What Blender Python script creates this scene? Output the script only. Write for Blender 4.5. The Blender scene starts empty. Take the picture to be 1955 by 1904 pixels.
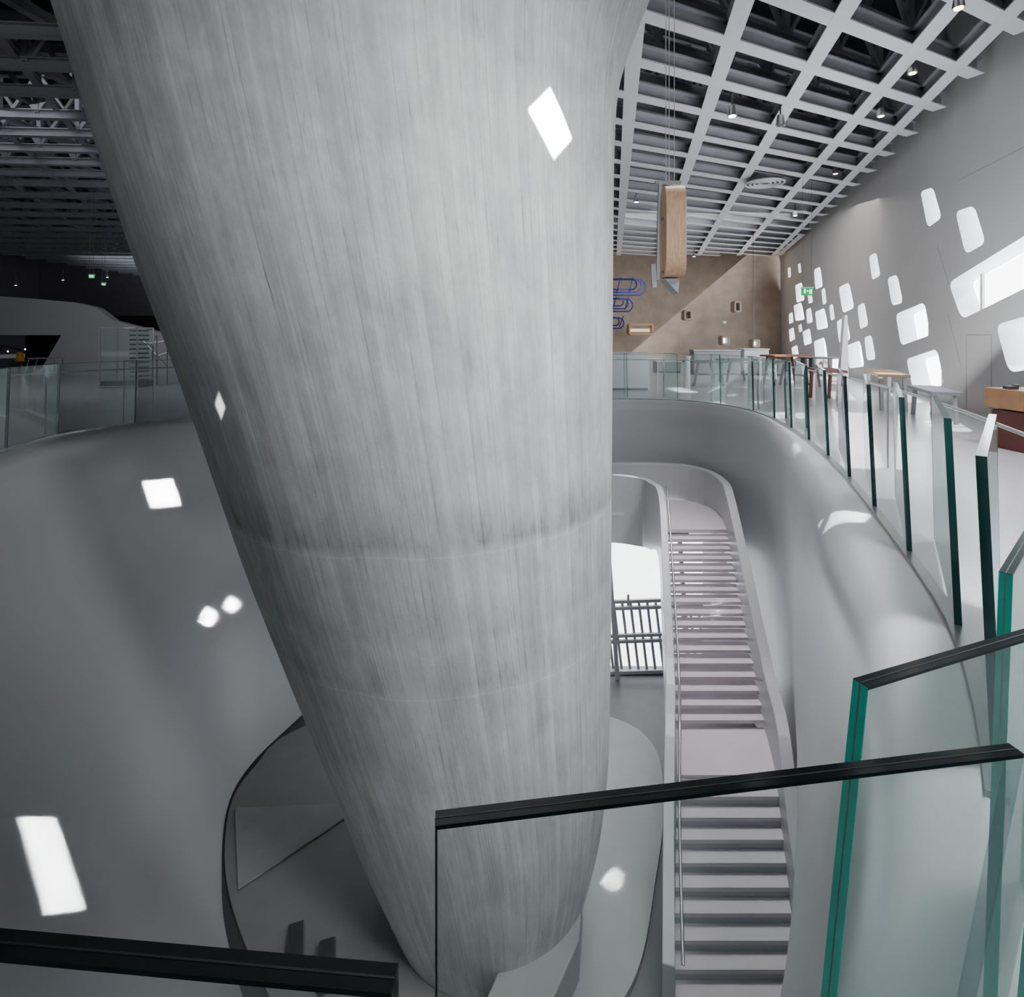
import bpy, bmesh, math, random
from mathutils import Vector, Matrix, Quaternion
random.seed(7)
F=1100.0; CX=977.5; HY=640.0; EYE=1.65
sc=bpy.context.scene
COL=sc.collection

# ---------------------------------------------------------------- helpers
def P(px,py,d): return Vector(((px-CX)/F*d, d, EYE-(py-HY)/F*d))
def PZ(px,py,z):
    d=F*(EYE-z)/(py-HY); return Vector(((px-CX)/F*d,d,z))
def tag(o,label=None,cat=None,group=None,kind=None):
    if label:o["label"]=label
    if cat:o["category"]=cat
    if group:o["group"]=group
    if kind:o["kind"]=kind
    return o
def empty(name,loc=(0,0,0)):
    o=bpy.data.objects.new(name,None); o.location=loc; o.empty_display_size=.1; COL.objects.link(o); return o
def parent(c,p):
    c.parent=p; c.matrix_parent_inverse=Matrix.Translation(-Vector(p.location)) if p.type=='EMPTY' else p.matrix_world.inverted()
def mesh(name,v,f,mat=None,smooth=False,par=None):
    m=bpy.data.meshes.new(name); m.from_pydata([tuple(a) for a in v],[],f); m.update()
    o=bpy.data.objects.new(name,m); COL.objects.link(o)
    if mat: m.materials.append(mat)
    if smooth:
        for p in m.polygons:p.use_smooth=True
    if par: parent(o,par)
    return o
class MB:
    def __init__(s): s.v=[];s.f=[]
    def hexa(s,pts):
        b=len(s.v); s.v+= [Vector(p) for p in pts]
        s.f+=[tuple(b+i for i in q) for q in ((3,2,1,0),(4,5,6,7),(0,1,5,4),(1,2,6,5),(2,3,7,6),(3,0,4,7))]
        return s
    def box(s,c,size,rz=0,rot=None):
        c=Vector(c);hx,hy,hz=[a/2 for a in size]
        R=rot if rot is not None else Matrix.Rotation(rz,3,'Z')
        return s.hexa([c+R@Vector(p) for p in((-hx,-hy,-hz),(hx,-hy,-hz),(hx,hy,-hz),(-hx,hy,-hz),(-hx,-hy,hz),(hx,-hy,hz),(hx,hy,hz),(-hx,hy,hz))])
    def beam(s,a,b,w,h):
        a=Vector(a);b=Vector(b);d=b-a;L=d.length;d.normalize()
        up=Vector((0,0,1)) if abs(d.z)<.95 else Vector((0,1,0))
        x=d.cross(up).normalized();z=x.cross(d).normalized()
        R=Matrix((x,d,z)).transposed()
        return s.box((a+b)/2,(w,L,h),rot=R)
    def ibeam(s,a,b,w,h,t=.02):
        a=Vector(a);b=Vector(b);k=Vector((0,0,1))
        s.beam(a-k*(h/2-t/2),b-k*(h/2-t/2),w,t); s.beam(a+k*(h/2-t/2),b+k*(h/2-t/2),w,t); s.beam(a,b,t,h-2*t); return s
    def tube(s,pts,r,n=10,cyc=False):
        pts=[Vector(p) for p in pts];b=len(s.v);m=len(pts)
        for i,p in enumerate(pts):
            if cyc: d=pts[(i+1)%m]-pts[i-1]
            else: d=pts[min(i+1,m-1)]-pts[max(i-1,0)]
            d.normalize();up=Vector((0,0,1)) if abs(d.z)<.9 else Vector((0,1,0))
            x=d.cross(up).normalized();y=x.cross(d).normalized()
            for k in range(n):
                a=2*math.pi*k/n; s.v.append(p+x*math.cos(a)*r+y*math.sin(a)*r)
        for i in range(m if cyc else m-1):
            j=(i+1)%m
            for k in range(n):
                l=(k+1)%n; s.f.append((b+i*n+k,b+i*n+l,b+j*n+l,b+j*n+k))
        if not cyc:
            s.f.append(tuple(b+k for k in range(n))[::-1]); s.f.append(tuple(b+(m-1)*n+k for k in range(n)))
        return s
    def cyl(s,c,r,h,n=32,r2=None):
        c=Vector(c);b=len(s.v);r2=r if r2 is None else r2
        for zz,rr in((0,r),(h,r2)):
            for k in range(n):
                a=2*math.pi*k/n; s.v.append(c+Vector((math.cos(a)*rr,math.sin(a)*rr,zz)))
        for k in range(n):
            l=(k+1)%n;s.f.append((b+k,b+l,b+n+l,b+n+k))
        s.f.append(tuple(b+k for k in range(n))[::-1]);s.f.append(tuple(b+n+k for k in range(n)));return s
    def prism(s,poly,off):
        b=len(s.v);n=len(poly);off=Vector(off)
        s.v+=[Vector(p) for p in poly]+[Vector(p)+off for p in poly]
        s.f.append(tuple(range(b,b+n)));s.f.append(tuple(range(b+n,b+2*n))[::-1])
        for k in range(n):
            l=(k+1)%n;s.f.append((b+l,b+k,b+n+k,b+n+l))
        return s
    def obj(s,name,mat=None,par=None,smooth=False,bevel=0):
        o=mesh(name,s.v,s.f,mat,smooth,par)
        if bevel:
            m=o.modifiers.new('b','BEVEL');m.width=bevel;m.segments=2;m.limit_method='ANGLE'
        if smooth:
            try: o.data.set_sharp_from_angle(angle=math.radians(40))
            except Exception: pass
        return o
def catmull(pts,n,cyc=True):
    out=[];m=len(pts)
    segs=m if cyc else m-1
    for i in range(segs):
        g=lambda k: Vector(pts[k%m]) if cyc else Vector(pts[max(0,min(m-1,k))])
        p0,p1,p2,p3=g(i-1),g(i),g(i+1),g(i+2)
        for j in range(n):
            t=j/n
            out.append(.5*((2*p1)+(p2-p0)*t+(2*p0-5*p1+4*p2-p3)*t*t+(3*p1-p0-3*p2+p3)*t**3))
    if not cyc: out.append(Vector(pts[-1]))
    return out
def interp(tab,x):
    if x<=tab[0][0]:
        a,b=tab[0],tab[1]
    elif x>=tab[-1][0]:
        a,b=tab[-2],tab[-1]
    else:
        for a,b in zip(tab,tab[1:]):
            if a[0]<=x<=b[0]:break
    return a[1]+(b[1]-a[1])*(x-a[0])/(b[0]-a[0])

# ---------------------------------------------------------------- materials
def mat(name,col,rough=.5,metal=0,var=.06,scale=3,bump=0,emit=None,es=0,spec=None):
    m=bpy.data.materials.new(name);m.use_nodes=True;nt=m.node_tree;b=nt.nodes['Principled BSDF']
    tc=nt.nodes.new('ShaderNodeTexCoord');no=nt.nodes.new('ShaderNodeTexNoise');no.inputs['Scale'].default_value=scale;no.inputs['Detail'].default_value=5
    nt.links.new(tc.outputs['Object'],no.inputs['Vector'])
    r=nt.nodes.new('ShaderNodeValToRGB');c=Vector(col)
    r.color_ramp.elements[0].position=.3;r.color_ramp.elements[1].position=.7
    r.color_ramp.elements[0].color=(*(c*(1-var)),1);r.color_ramp.elements[1].color=(*[min(1,k) for k in c*(1+var)],1)
    nt.links.new(no.outputs['Fac'],r.inputs['Fac']);nt.links.new(r.outputs['Color'],b.inputs['Base Color'])
    b.inputs['Roughness'].default_value=rough;b.inputs['Metallic'].default_value=metal
    if spec is not None:b.inputs['Specular IOR Level'].default_value=spec
    if emit: b.inputs['Emission Color'].default_value=(*emit,1);b.inputs['Emission Strength'].default_value=es
    if bump:
        bp=nt.nodes.new('ShaderNodeBump');bp.inputs['Strength'].default_value=bump;nt.links.new(no.outputs['Fac'],bp.inputs['Height']);nt.links.new(bp.outputs['Normal'],b.inputs['Normal'])
    return m
def glassmat(name,tint,refl=1.0,body=(0.5,.75,.72),mix=.0):
    m=bpy.data.materials.new(name);m.use_nodes=True;nt=m.node_tree;nt.nodes.clear()
    o=nt.nodes.new('ShaderNodeOutputMaterial');t=nt.nodes.new('ShaderNodeBsdfTransparent');t.inputs[0].default_value=(*tint,1)
    g=nt.nodes.new('ShaderNodeBsdfGlossy');g.inputs['Roughness'].default_value=.02;g.inputs['Color'].default_value=(.92,1,1,1)
    fr=nt.nodes.new('ShaderNodeFresnel');fr.inputs[0].default_value=1.5
    ge=nt.nodes.new('ShaderNodeNewGeometry');inv=nt.nodes.new('ShaderNodeMath');inv.operation='SUBTRACT';inv.inputs[0].default_value=1;nt.links.new(ge.outputs['Backfacing'],inv.inputs[1])
    mu=nt.nodes.new('ShaderNodeMath');mu.operation='MULTIPLY';mu.inputs[1].default_value=refl;mu.use_clamp=True
    nt.links.new(fr.outputs[0],mu.inputs[0])
    mv=nt.nodes.new('ShaderNodeMath');mv.operation='MULTIPLY';nt.links.new(mu.outputs[0],mv.inputs[0]);nt.links.new(inv.outputs[0],mv.inputs[1])
    mx=nt.nodes.new('ShaderNodeMixShader');nt.links.new(mv.outputs[0],mx.inputs[0]);nt.links.new(t.outputs[0],mx.inputs[1]);nt.links.new(g.outputs[0],mx.inputs[2])
    df=nt.nodes.new('ShaderNodeBsdfDiffuse');df.inputs[0].default_value=(*body,1)
    m2=nt.nodes.new('ShaderNodeMixShader');m2.inputs[0].default_value=mix
    nt.links.new(mx.outputs[0],m2.inputs[1]);nt.links.new(df.outputs[0],m2.inputs[2]);nt.links.new(m2.outputs[0],o.inputs[0])
    return m
def emis(name,col,s,see=False):
    m=bpy.data.materials.new(name);m.use_nodes=True;nt=m.node_tree;nt.nodes.clear()
    o=nt.nodes.new('ShaderNodeOutputMaterial');e=nt.nodes.new('ShaderNodeEmission');e.inputs[0].default_value=(*col,1);e.inputs[1].default_value=s
    tc=nt.nodes.new('ShaderNodeTexCoord');no=nt.nodes.new('ShaderNodeTexNoise');no.inputs['Scale'].default_value=1.2
    nt.links.new(tc.outputs['Object'],no.inputs['Vector'])
    mr=nt.nodes.new('ShaderNodeMapRange');mr.inputs[3].default_value=s*.92;mr.inputs[4].default_value=s*1.08
    nt.links.new(no.outputs['Fac'],mr.inputs[0]);nt.links.new(mr.outputs[0],e.inputs[1])
    if see:
        t=nt.nodes.new('ShaderNodeBsdfTransparent');a=nt.nodes.new('ShaderNodeAddShader')
        nt.links.new(t.outputs[0],a.inputs[0]);nt.links.new(e.outputs[0],a.inputs[1]);nt.links.new(a.outputs[0],o.inputs[0])
    else: nt.links.new(e.outputs[0],o.inputs[0])
    return m
M_white=mat('white_render',(.45,.455,.47),.36,var=.04,scale=.7)
M_wallw=mat('white_wall',(.56,.56,.56),.6,var=.03,scale=.8)
M_reveal=mat('white_reveal',(.62,.63,.65),.5,var=.02)
M_floor=mat('pale_resin_floor',(.50,.50,.52),.25,var=.05,scale=.7)
M_dark=mat('dark_floor',(.10,.10,.105),.45,var=.1)
M_plinth=mat('grey_plinth',(.25,.25,.255),.6,var=.05)
M_stair=mat('white_stair_resin',(.60,.56,.59),.5,var=.03)
M_black=mat('black_void',(.012,.012,.014),.9)
M_backw=mat('dark_hall_wall',(.17,.16,.20),.9)
M_roof=mat('black_roof_deck',(.012,.013,.015),.95)
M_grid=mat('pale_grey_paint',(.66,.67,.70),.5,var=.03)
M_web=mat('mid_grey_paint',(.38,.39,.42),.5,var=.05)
M_truss=mat('grey_steel_paint',(.26,.275,.295),.5,var=.08)
M_brown=mat('brown_board_concrete',(.34,.275,.225),.7,var=.14,scale=1.3,bump=.1)
M_steel=mat('brushed_steel',(.5,.5,.5),.3,.9)
M_bracket=mat('grey_bracket_paint',(.32,.34,.36),.45)
M_dsteel=mat('dark_steel',(.12,.12,.13),.4,.6)
M_edge_d=mat('dark_green_glass_edge',(.006,.022,.021),.12,var=.2)
M_edge_m=mat('green_glass_edge',(.006,.055,.047),.12,var=.2)
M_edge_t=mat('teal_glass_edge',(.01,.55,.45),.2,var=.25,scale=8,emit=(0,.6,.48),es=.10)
M_glass=glassmat('clear_green_glass',(.95,.985,.978),3.0,body=(.78,.92,.90),mix=.075)
M_glassn=glassmat('thick_green_glass',(.955,.987,.982),.8,body=(.72,.85,.84),mix=.045)
M_glassb=glassmat('pale_aqua_glass',(.93,.98,.97),.9,body=(.70,.88,.87),mix=.22)
M_red=mat('dark_red_lacquer',(.10,.014,.008),.5)
M_orange=mat('orange_veneer',(.30,.12,.05),.45)
M_oak=mat('orange_brown_wood',(.36,.19,.09),.45,var=.12,scale=6)
M_blue=mat('blue_painted_tube',(.008,.02,.22),.35)
M_paper=mat('white_laminate',(.72,.72,.74),.35,var=.02)
M_line=mat('joint_grey',(.38,.38,.38),.7)
M_sky=emis('daylight_pane',(.95,.97,1),9.0,True)
M_sky2=emis('bright_daylight',(.95,.97,1),5)
M_warm=emis('warm_lamp',(1,.75,.45),14)
M_cool=emis('cool_lamp',(.9,.95,1),14)
M_green=emis('green_sign_light',(.02,.55,.15),1.0)
M_signw=emis('white_pictogram',(.9,1,.9),2.0)
M_yel=emis('amber_lamp',(1,.85,.55),1.3)
def woodmat():
    m=bpy.data.materials.new('birch_plywood');m.use_nodes=True;nt=m.node_tree;b=nt.nodes['Principled BSDF']
    tc=nt.nodes.new('ShaderNodeTexCoord');mp=nt.nodes.new('ShaderNodeMapping');mp.inputs['Scale'].default_value=(14,14,1.2)
    no=nt.nodes.new('ShaderNodeTexNoise');no.inputs['Scale'].default_value=3;no.inputs['Detail'].default_value=6;no.inputs['Distortion'].default_value=1
    r=nt.nodes.new('ShaderNodeValToRGB');r.color_ramp.elements[0].position=.35;r.color_ramp.elements[1].position=.65
    r.color_ramp.elements[0].color=(.50,.31,.18,1);r.color_ramp.elements[1].color=(.64,.43,.27,1)
    nt.links.new(tc.outputs['Object'],mp.inputs[0]);nt.links.new(mp.outputs[0],no.inputs[0]);nt.links.new(no.outputs['Fac'],r.inputs[0]);nt.links.new(r.outputs[0],b.inputs['Base Color']);b.inputs['Roughness'].default_value=.5
    return m
M_wood=woodmat()
def concretemat():
    m=bpy.data.materials.new('board_marked_concrete');m.use_nodes=True;nt=m.node_tree;N=nt.nodes.new;L=nt.links.new;b=nt.nodes['Principled BSDF']
    uv=N('ShaderNodeUVMap');sep=N('ShaderNodeSeparateXYZ');L(uv.outputs[0],sep.inputs[0])
    def math_(op,a,c=None,clamp=False):
        n=N('ShaderNodeMath');n.operation=op;n.use_clamp=clamp
        for i,q in enumerate((a,c)):
            if q is None:continue
            if isinstance(q,(int,float)):n.inputs[i].default_value=q
            else:L(q,n.inputs[i])
        return n.outputs[0]
    def noise(sx,sy,det,off=0,dist=0,rough=.6):
        mp=N('ShaderNodeMapping');mp.inputs['Scale'].default_value=(sx,sy,1);mp.inputs['Location'].default_value=(off,off,off)
        L(uv.outputs[0],mp.inputs[0]);no=N('ShaderNodeTexNoise');no.inputs['Scale'].default_value=1;no.inputs['Detail'].default_value=det;no.inputs['Roughness'].default_value=rough;no.inputs['Distortion'].default_value=dist
        L(mp.outputs[0],no.inputs[0]);return no.outputs['Fac']
    streak=noise(230,.30,2,0,.15);fine=noise(90,.25,3,3);mott=noise(60,1.8,9,7,.3,.76);big=noise(15,.7,4,11,.5);dash=noise(460,2.2,4,5,.5,.7);soft=noise(80,.9,4,17,.3)
    cell=math_('FLOOR',math_('MULTIPLY',sep.outputs[0],190));wn=N('ShaderNodeTexWhiteNoise');wn.noise_dimensions='1D';L(cell,wn.inputs['W'])
    frx=math_('FRACT',math_('MULTIPLY',sep.outputs[0],21.0));line=math_('LESS_THAN',frx,.010)
    bl=math_('FRACT',math_('MULTIPLY',sep.outputs[0],190));bline=math_('LESS_THAN',bl,.14)
    mask=math_('MULTIPLY',math_('SUBTRACT',soft,.40),4.0,True)
    v=math_('MULTIPLY',math_('SUBTRACT',streak,.5),.42)
    v=math_('ADD',v,math_('MULTIPLY',math_('SUBTRACT',mott,.5),.80))
    v=math_('ADD',v,math_('MULTIPLY',math_('SUBTRACT',fine,.5),.36))
    v=math_('ADD',v,math_('MULTIPLY',math_('SUBTRACT',soft,.5),.42))
    v=math_('ADD',v,math_('MULTIPLY',math_('SUBTRACT',big,.5),.60))
    v=math_('ADD',v,math_('MULTIPLY',math_('SUBTRACT',wn.outputs['Value'],.5),.12))
    dd=math_('MULTIPLY',math_('SUBTRACT',dash,.55),6.0,True)
    v=math_('SUBTRACT',v,math_('MULTIPLY',math_('MULTIPLY',dd,mask),.30))
    v=math_('SUBTRACT',v,math_('MULTIPLY',math_('MULTIPLY',bline,mask),.22))
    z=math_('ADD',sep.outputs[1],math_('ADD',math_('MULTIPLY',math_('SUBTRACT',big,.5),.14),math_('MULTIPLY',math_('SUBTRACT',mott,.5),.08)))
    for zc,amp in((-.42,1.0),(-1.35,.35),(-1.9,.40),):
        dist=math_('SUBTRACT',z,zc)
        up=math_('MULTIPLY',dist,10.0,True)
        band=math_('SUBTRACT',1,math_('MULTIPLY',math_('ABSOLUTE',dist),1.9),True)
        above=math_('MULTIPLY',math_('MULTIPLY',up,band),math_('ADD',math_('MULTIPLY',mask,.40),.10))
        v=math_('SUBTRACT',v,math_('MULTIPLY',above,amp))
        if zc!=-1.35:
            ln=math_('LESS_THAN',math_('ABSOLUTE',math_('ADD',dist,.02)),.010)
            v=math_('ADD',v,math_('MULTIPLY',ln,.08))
    v=math_('SUBTRACT',v,math_('MULTIPLY',line,.18))
    val2=math_('MULTIPLY',math_('ADD',v,1.07),.5)
    r=N('ShaderNodeValToRGB')
    L(val2,r.inputs[0]);e=r.color_ramp.elements;e[0].position=.22;e[0].color=(.14,.142,.145,1);e[1].position=.72;e[1].color=(.68,.685,.685,1)
    k=r.color_ramp.elements.new(.5);k.color=(.425,.43,.43,1)
    L(r.outputs[0],b.inputs['Base Color']);b.inputs['Roughness'].default_value=.6
    bp=N('ShaderNodeBump');bp.inputs['Strength'].default_value=.2;bp.inputs['Distance'].default_value=.02;L(v,bp.inputs['Height']);L(bp.outputs[0],b.inputs['Normal'])
    return m
M_conc=concretemat()

# ---------------------------------------------------------------- camera
cam=bpy.data.cameras.new('camera');co=bpy.data.objects.new('camera',cam);COL.objects.link(co)
co.location=(0,0,EYE);co.rotation_euler=(math.pi/2,0,0);cam.sensor_width=36;cam.sensor_fit='HORIZONTAL';cam.lens=F/1955*36
cam.shift_y=-(952-HY)/1955;cam.clip_start=.05;sc.camera=co

# ---------------------------------------------------------------- concrete column
LT=[(-200,30),(0,96),(170,150),(350,205),(500,256),(690,328),(900,402),(1080,462),(1280,542),(1480,624),(1680,702),(1830,775),(1870,800),(2100,900)]
RT=[(-200,1330),(0,1240),(100,1200),(170,1178),(300,1172),(600,1170),(900,1168),(1200,1167),(1480,1162),(1640,1142),(1720,1116),(1900,1075),(2100,1020)]
zs=[-6.035+ i*(14.535/74) for i in range(75)]
rings=[];cx,r=-.5,1.5
for z in zs:
    dc=interp([(-6.1,7.9),(0,7.8),(4,8.0),(8.5,8.6)],z)
    for it in range(60):
        gl=gr=1e9
        for k in range(72):
            a=2*math.pi*k/72;x=cx+r*math.cos(a);y=dc+r*math.sin(a)
            px=CX+F*x/y;py=HY-F*(z-EYE)/y
            gl=min(gl,px-interp(LT,max(-900,py)));gr=min(gr,interp(RT,max(-400,py))-px)
        r+=.5*(gl+gr)/2*dc/F*.8;cx+=.5*(gr-gl)/2*dc/F*.8
        r=max(.9,min(r,4.6))
    rings.append([z,cx,dc,r])
for _ in range(4):
    rr=[q[:] for q in rings]
    for i in range(1,len(rings)-1):
        for j in(1,3): rings[i][j]=(rr[i-1][j]+2*rr[i][j]+rr[i+1][j])/4
NS=160;v=[];f=[]
for z,cx,dc,r in rings:
    for k in range(NS+1):
        a=math.pi/2+2*math.pi*k/NS;v.append((cx+r*math.cos(a),dc+r*math.sin(a),z))
W=NS+1
for i in range(len(rings)-1):
    for k in range(NS): f.append((i*W+k,i*W+k+1,(i+1)*W+k+1,(i+1)*W+k))
column=mesh('concrete_column',v,f,M_conc,True)
uvl=column.data.uv_layers.new(name='UVMap')
for p in column.data.polygons:
    for li in p.loop_indices:
        vi=column.data.loops[li].vertex_index; uvl.data[li].uv=((vi%W)/NS,rings[vi//W][0])
tag(column,'huge leaning board-marked grey concrete cone column through the void','column')

# ---------------------------------------------------------------- void funnel
R0=[(0,.62),(1.15,1.45),(2.3,3.0),(3.1,4.8),(4.12,7.56),(4.9,10.4),(5.15,12.6),(4.3,14.4),(2,14.8),(-1.5,14.6),(-4.6,12.8),(-6.5,11),(-7.4,9.6),(-7.1,8),(-6.2,5.6),(-4.4,2.8),(-2.2,1.1)]
RM=[(0,1.6),(1.3,2.5),(2.0,3.7),(2.75,5.2),(3.75,7.6),(4.8,10.3),(5.15,12.6),(4.35,14.6),(2,14.9),(-1.5,14.4),(-4.4,12.9),(-6.0,11.2),(-6.6,9.6),(-6.2,7.9),(-5.3,5.8),(-3.8,3.4),(-1.8,2.0)]
RL=[(.2,3.0),(1.1,3.6),(1.9,4.3),(2.75,5.6),(3.85,7.8),(4.75,10),(5.05,12.2),(4.4,14.2),(2,14.4),(-1.5,13.8),(-4.0,12.7),(-5.2,11.3),(-5.5,9.6),(-4.9,7.9),(-4.1,6.3),(-2.9,4.8),(-1.5,3.4)]
RB=[(.2,4.2),(1.3,4.6),(2.5,5.2),(3.5,6.2),(4.1,8),(4.5,9.8),(4.8,11.5),(4.3,13.4),(2,13.6),(-1.5,13.1),(-3.7,12.4),(-4.42,11.2),(-4.70,9.7),(-4.03,8.0),(-3.25,6.85),(-2.3,5.8),(-1.2,4.8)]
cen=Vector((-1,8))
ins=[.3,.4,.5,.5,.35,.15,.05,.05,.05,.1,.2,.3,.35,.35,.3,.3,.3]
def inset(R,fac): return [tuple(Vector(p)-(Vector(p)-cen).normalized()*ins[i]*fac) for i,p in enumerate(R)]
RA=inset(R0,.45);RE=inset(R0,.95)
def mixr(A,B,t): return [tuple(Vector(a)*(1-t)+Vector(b)*t) for a,b in zip(A,B)]
levels=[(0.0,R0),(-.02,RA),(-.12,inset(R0,.75)),(-.32,RE),(-.8,mixr(RE,RM,.45)),(-1.8,RM),(-3.1,mixr(RM,RL,.68)),(-3.8,RL),(-5,mixr(RL,RB,.55)),(-6.05,RB)]
SUB=10
L3=[[Vector((p[0],p[1],z)) for p in R] for z,R in levels]
L3=[catmull(r,SUB) for r in L3]
ncol=len(L3[0])
cols=[catmull([L3[j][i] for j in range(len(L3))],4,False) for i in range(ncol)]
nr=len(cols[0]);v=[];f=[]
for c in cols: v+=c
for i in range(ncol):
    j=(i+1)%ncol
    for k in range(nr-1):
        a=(cols[i][k]+cols[j][k]+cols[i][k+1]+cols[j][k+1])/4
        if a.z<-3.12 and a.y>12.6 and .3<a.x<4.4: continue
        f.append((i*nr+k,i*nr+k+1,j*nr+k+1,j*nr+k))
funnel=mesh('wall_void',v,f,M_white,True);tag(funnel,'smooth white curved wall of the funnel-shaped void',kind='structure')
rim=L3[0]
v=[];f=[]
for i,p in enumerate(rim):
    d=(Vector((p.x,p.y))-cen).normalized();v.append(p);q=cen+d*48;v.append((q.x,q.y,0))
for i in range(ncol):
    j=(i+1)%ncol;f.append((2*i,2*j,2*j+1,2*i+1))
fl=mesh('floor',v,f,M_floor);tag(fl,'pale polished resin floor of the exhibition level',kind='structure')
lf=mesh('floor',[(-12,1,-6.12),(9,1,-6.12),(9,18,-6.12),(-12,18,-6.12)],[(0,1,2,3)],M_dark);tag(lf,'dark floor of the lower level',kind='structure')
pp=catmull([(-4.30,11.12),(-4.58,10.3),(-4.64,9.6),(-4.38,8.8),(-3.93,7.98),(-3.16,7.05),(-2.2,6.2),(-1,5.8),(.3,6.0),(1.4,6.8),(2.05,8.2),(2.5,9.5),(2.65,10.8),(2.0,11.6),(0,12.3),(-2.7,12.2)],8)
plinth=MB().prism([(p[0],p[1],-6.11) for p in pp][::-1],(0,0,.07)).obj('round_plinth',M_plinth);tag(plinth,'low round grey platform under the concrete column','platform')
fac=MB().prism([PZ(448,1545,-6.03),PZ(700,1536,-6.03),PZ(454,1702,-6.03)],(0,0,.03)).obj('sun_wedge',mat('sun_wedge_grey',(.31,.31,.32),.6),bevel=.01);tag(fac,'low pale triangle standing in for a sun patch on the round platform','painted sun patch')  # sun patch put into a paler grey slab, no ramp here

# ---------------------------------------------------------------- right wall with windows
U=Vector((.3026,.953,0)).normalized();W0=Vector((9.5,10.7,0));NRM=Vector((U.y,-U.x,0))
def WP(px,py):
    t=(px-CX)/F;s=(t*W0.y-W0.x)/(U.x-U.y*t);y=W0.y+U.y*s;return Vector((s,EYE-(py-HY)/F*y))
wins=[[(1757,366),(1781,357),(1798,416),(1771,435)],
[(1824,404),(1860,392),(1882,464),(1843,486)],
[(1811,540),(2150,330),(2200,430),(1836,610)],
[(1901,620),(1965,602),(1998,700),(1926,712)],
[(1659,489),(1673,482),(1681,526),(1665,535)],
[(1694,531),(1713,524),(1724,578),(1703,584)],
[(1710,600),(1765,577),(1776,640),(1720,660)],
[(1730,686),(1789,666),(1803,736),(1743,743)],
[(1601,549),(1621,539),(1631,588),(1609,598)],
[(1637,585),(1650,577),(1658,621),(1642,629)],
[(1650,644),(1664,640),(1672,686),(1655,688)],
[(1616,660),(1642,650),(1650,700),(1621,703)],
[(1597,614),(1616,604),(1624,648),(1602,655)],
[(1554,515),(1566,509),(1571,547),(1557,553)],
[(1556,596),(1574,588),(1581,626),(1560,630)],
[(1554,652),(1574,644),(1580,682),(1557,687)],
[(1518,545),(1531,539),(1536,573),(1521,578)],
[(1515,584),(1530,577),(1536,610),(1519,613)],
[(1539,592),(1548,587),(1552,615),(1541,618)],
[(1523,505),(1528,502),(1530,520),(1525,522)],
[(1504,512),(1509,510),(1510,528),(1505,531)],
[(1568,553),(1575,549),(1578,579),(1571,582)],
[(1506,600),(1513,596),(1515,615),(1507,619)],
[(1506,630),(1515,625),(1518,647),(1508,653)],
[(1532,634),(1546,627),(1550,655),(1536,660)],
[(1511,664),(1522,659),(1525,680),(1514,686)],
[(1583,584),(1590,580),(1594,609),(1586,612)],
[(1541,560),(1549,556),(1552,577),(1544,580)],
[(1524,622),(1530,618),(1532,632),(1526,635)]]
def roundpoly(p,rad=.2,n=6):
    out=[];m=len(p)
    for i in range(m):
        a,b,c=p[i-1],p[i],p[(i+1)%m]
        r=min((a-b).length,(c-b).length)*rad
        r=min(r,.34)
        s=b+(a-b).normalized()*r;e=b+(c-b).normalized()*r
        for k in range(n+1):
            t=k/n;out.append(s*(1-t)**2+b*2*t*(1-t)+e*t*t)
    return out
def wallmesh(name,outer,holes,th,mtx,m,m2=None):
    cu=bpy.data.curves.new(name,'CURVE');cu.dimensions='2D';cu.fill_mode='BOTH';cu.extrude=th/2
    for poly in [outer]+holes:
        sp=cu.splines.new('POLY');sp.points.add(len(poly)-1);sp.use_cyclic_u=True
        for i,p in enumerate(poly): sp.points[i].co=(p[0],p[1],0,1)
    ob=bpy.data.objects.new('tmp',cu);COL.objects.link(ob)
    dg=bpy.context.evaluated_depsgraph_get();dg.update();me=bpy.data.meshes.new_from_object(ob.evaluated_get(dg))
    bpy.data.objects.remove(ob);me.name=name
    me.materials.clear();me.materials.append(m)
    if m2:
        me.materials.append(m2)
        for p in me.polygons:
            if abs(p.normal.z)<.5: p.material_index=1
            else: p.material_index=0
    o=bpy.data.objects.new(name,me);o.matrix_world=mtx;COL.objects.link(o);return o
TH=.5
MW=Matrix.Translation(W0+NRM*TH/2)@Matrix((( U.x,0,NRM.x,0),(U.y,0,NRM.y,0),(0,1,0,0),(0,0,0,1)))
holes=[roundpoly([WP(*p) for p in w],.25) for w in wins]
rw=wallmesh('wall_right',[Vector(p) for p in((-14,-.1),(32,-.1),(32,9.4),(-14,9.4))],holes,TH,MW,M_wallw,M_reveal);tag(rw,'tall white wall pierced by rounded skewed windows',kind='structure')
for i,h in enumerate(holes):
    c=sum(h,Vector((0,0)))/len(h)
    pts=[W0+U*(c.x+(p.x-c.x)*1.02)+NRM*(TH-.04)+Vector((0,0,c.y+(p.y-c.y)*1.02)) for p in h]
    o=mesh('window_%d'%(i+1),pts,[tuple(range(len(pts)))],M_sky);tag(o,'rounded skewed window with bright daylight',kind='structure')
    if i in(2,6,7,3):
        s0=c.x+(-.1 if i!=2 else 2.6)
        zsx=[]
        m_=len(h)
        for k in range(m_):
            a,b=h[k],h[(k+1)%m_]
            if (a.x-s0)*(b.x-s0)<0: zsx.append(a.y+(b.y-a.y)*(s0-a.x)/(b.x-a.x))
        if len(zsx)>=2:
            a=W0+U*s0+NRM*(TH-.1)
            MB().beam(a+Vector((0,0,min(zsx))),a+Vector((0,0,max(zsx))),.06,.06).obj('mullion',M_line,o)
a=WP(1845,640);b=WP(1893,640)
dm=MB()
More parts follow.
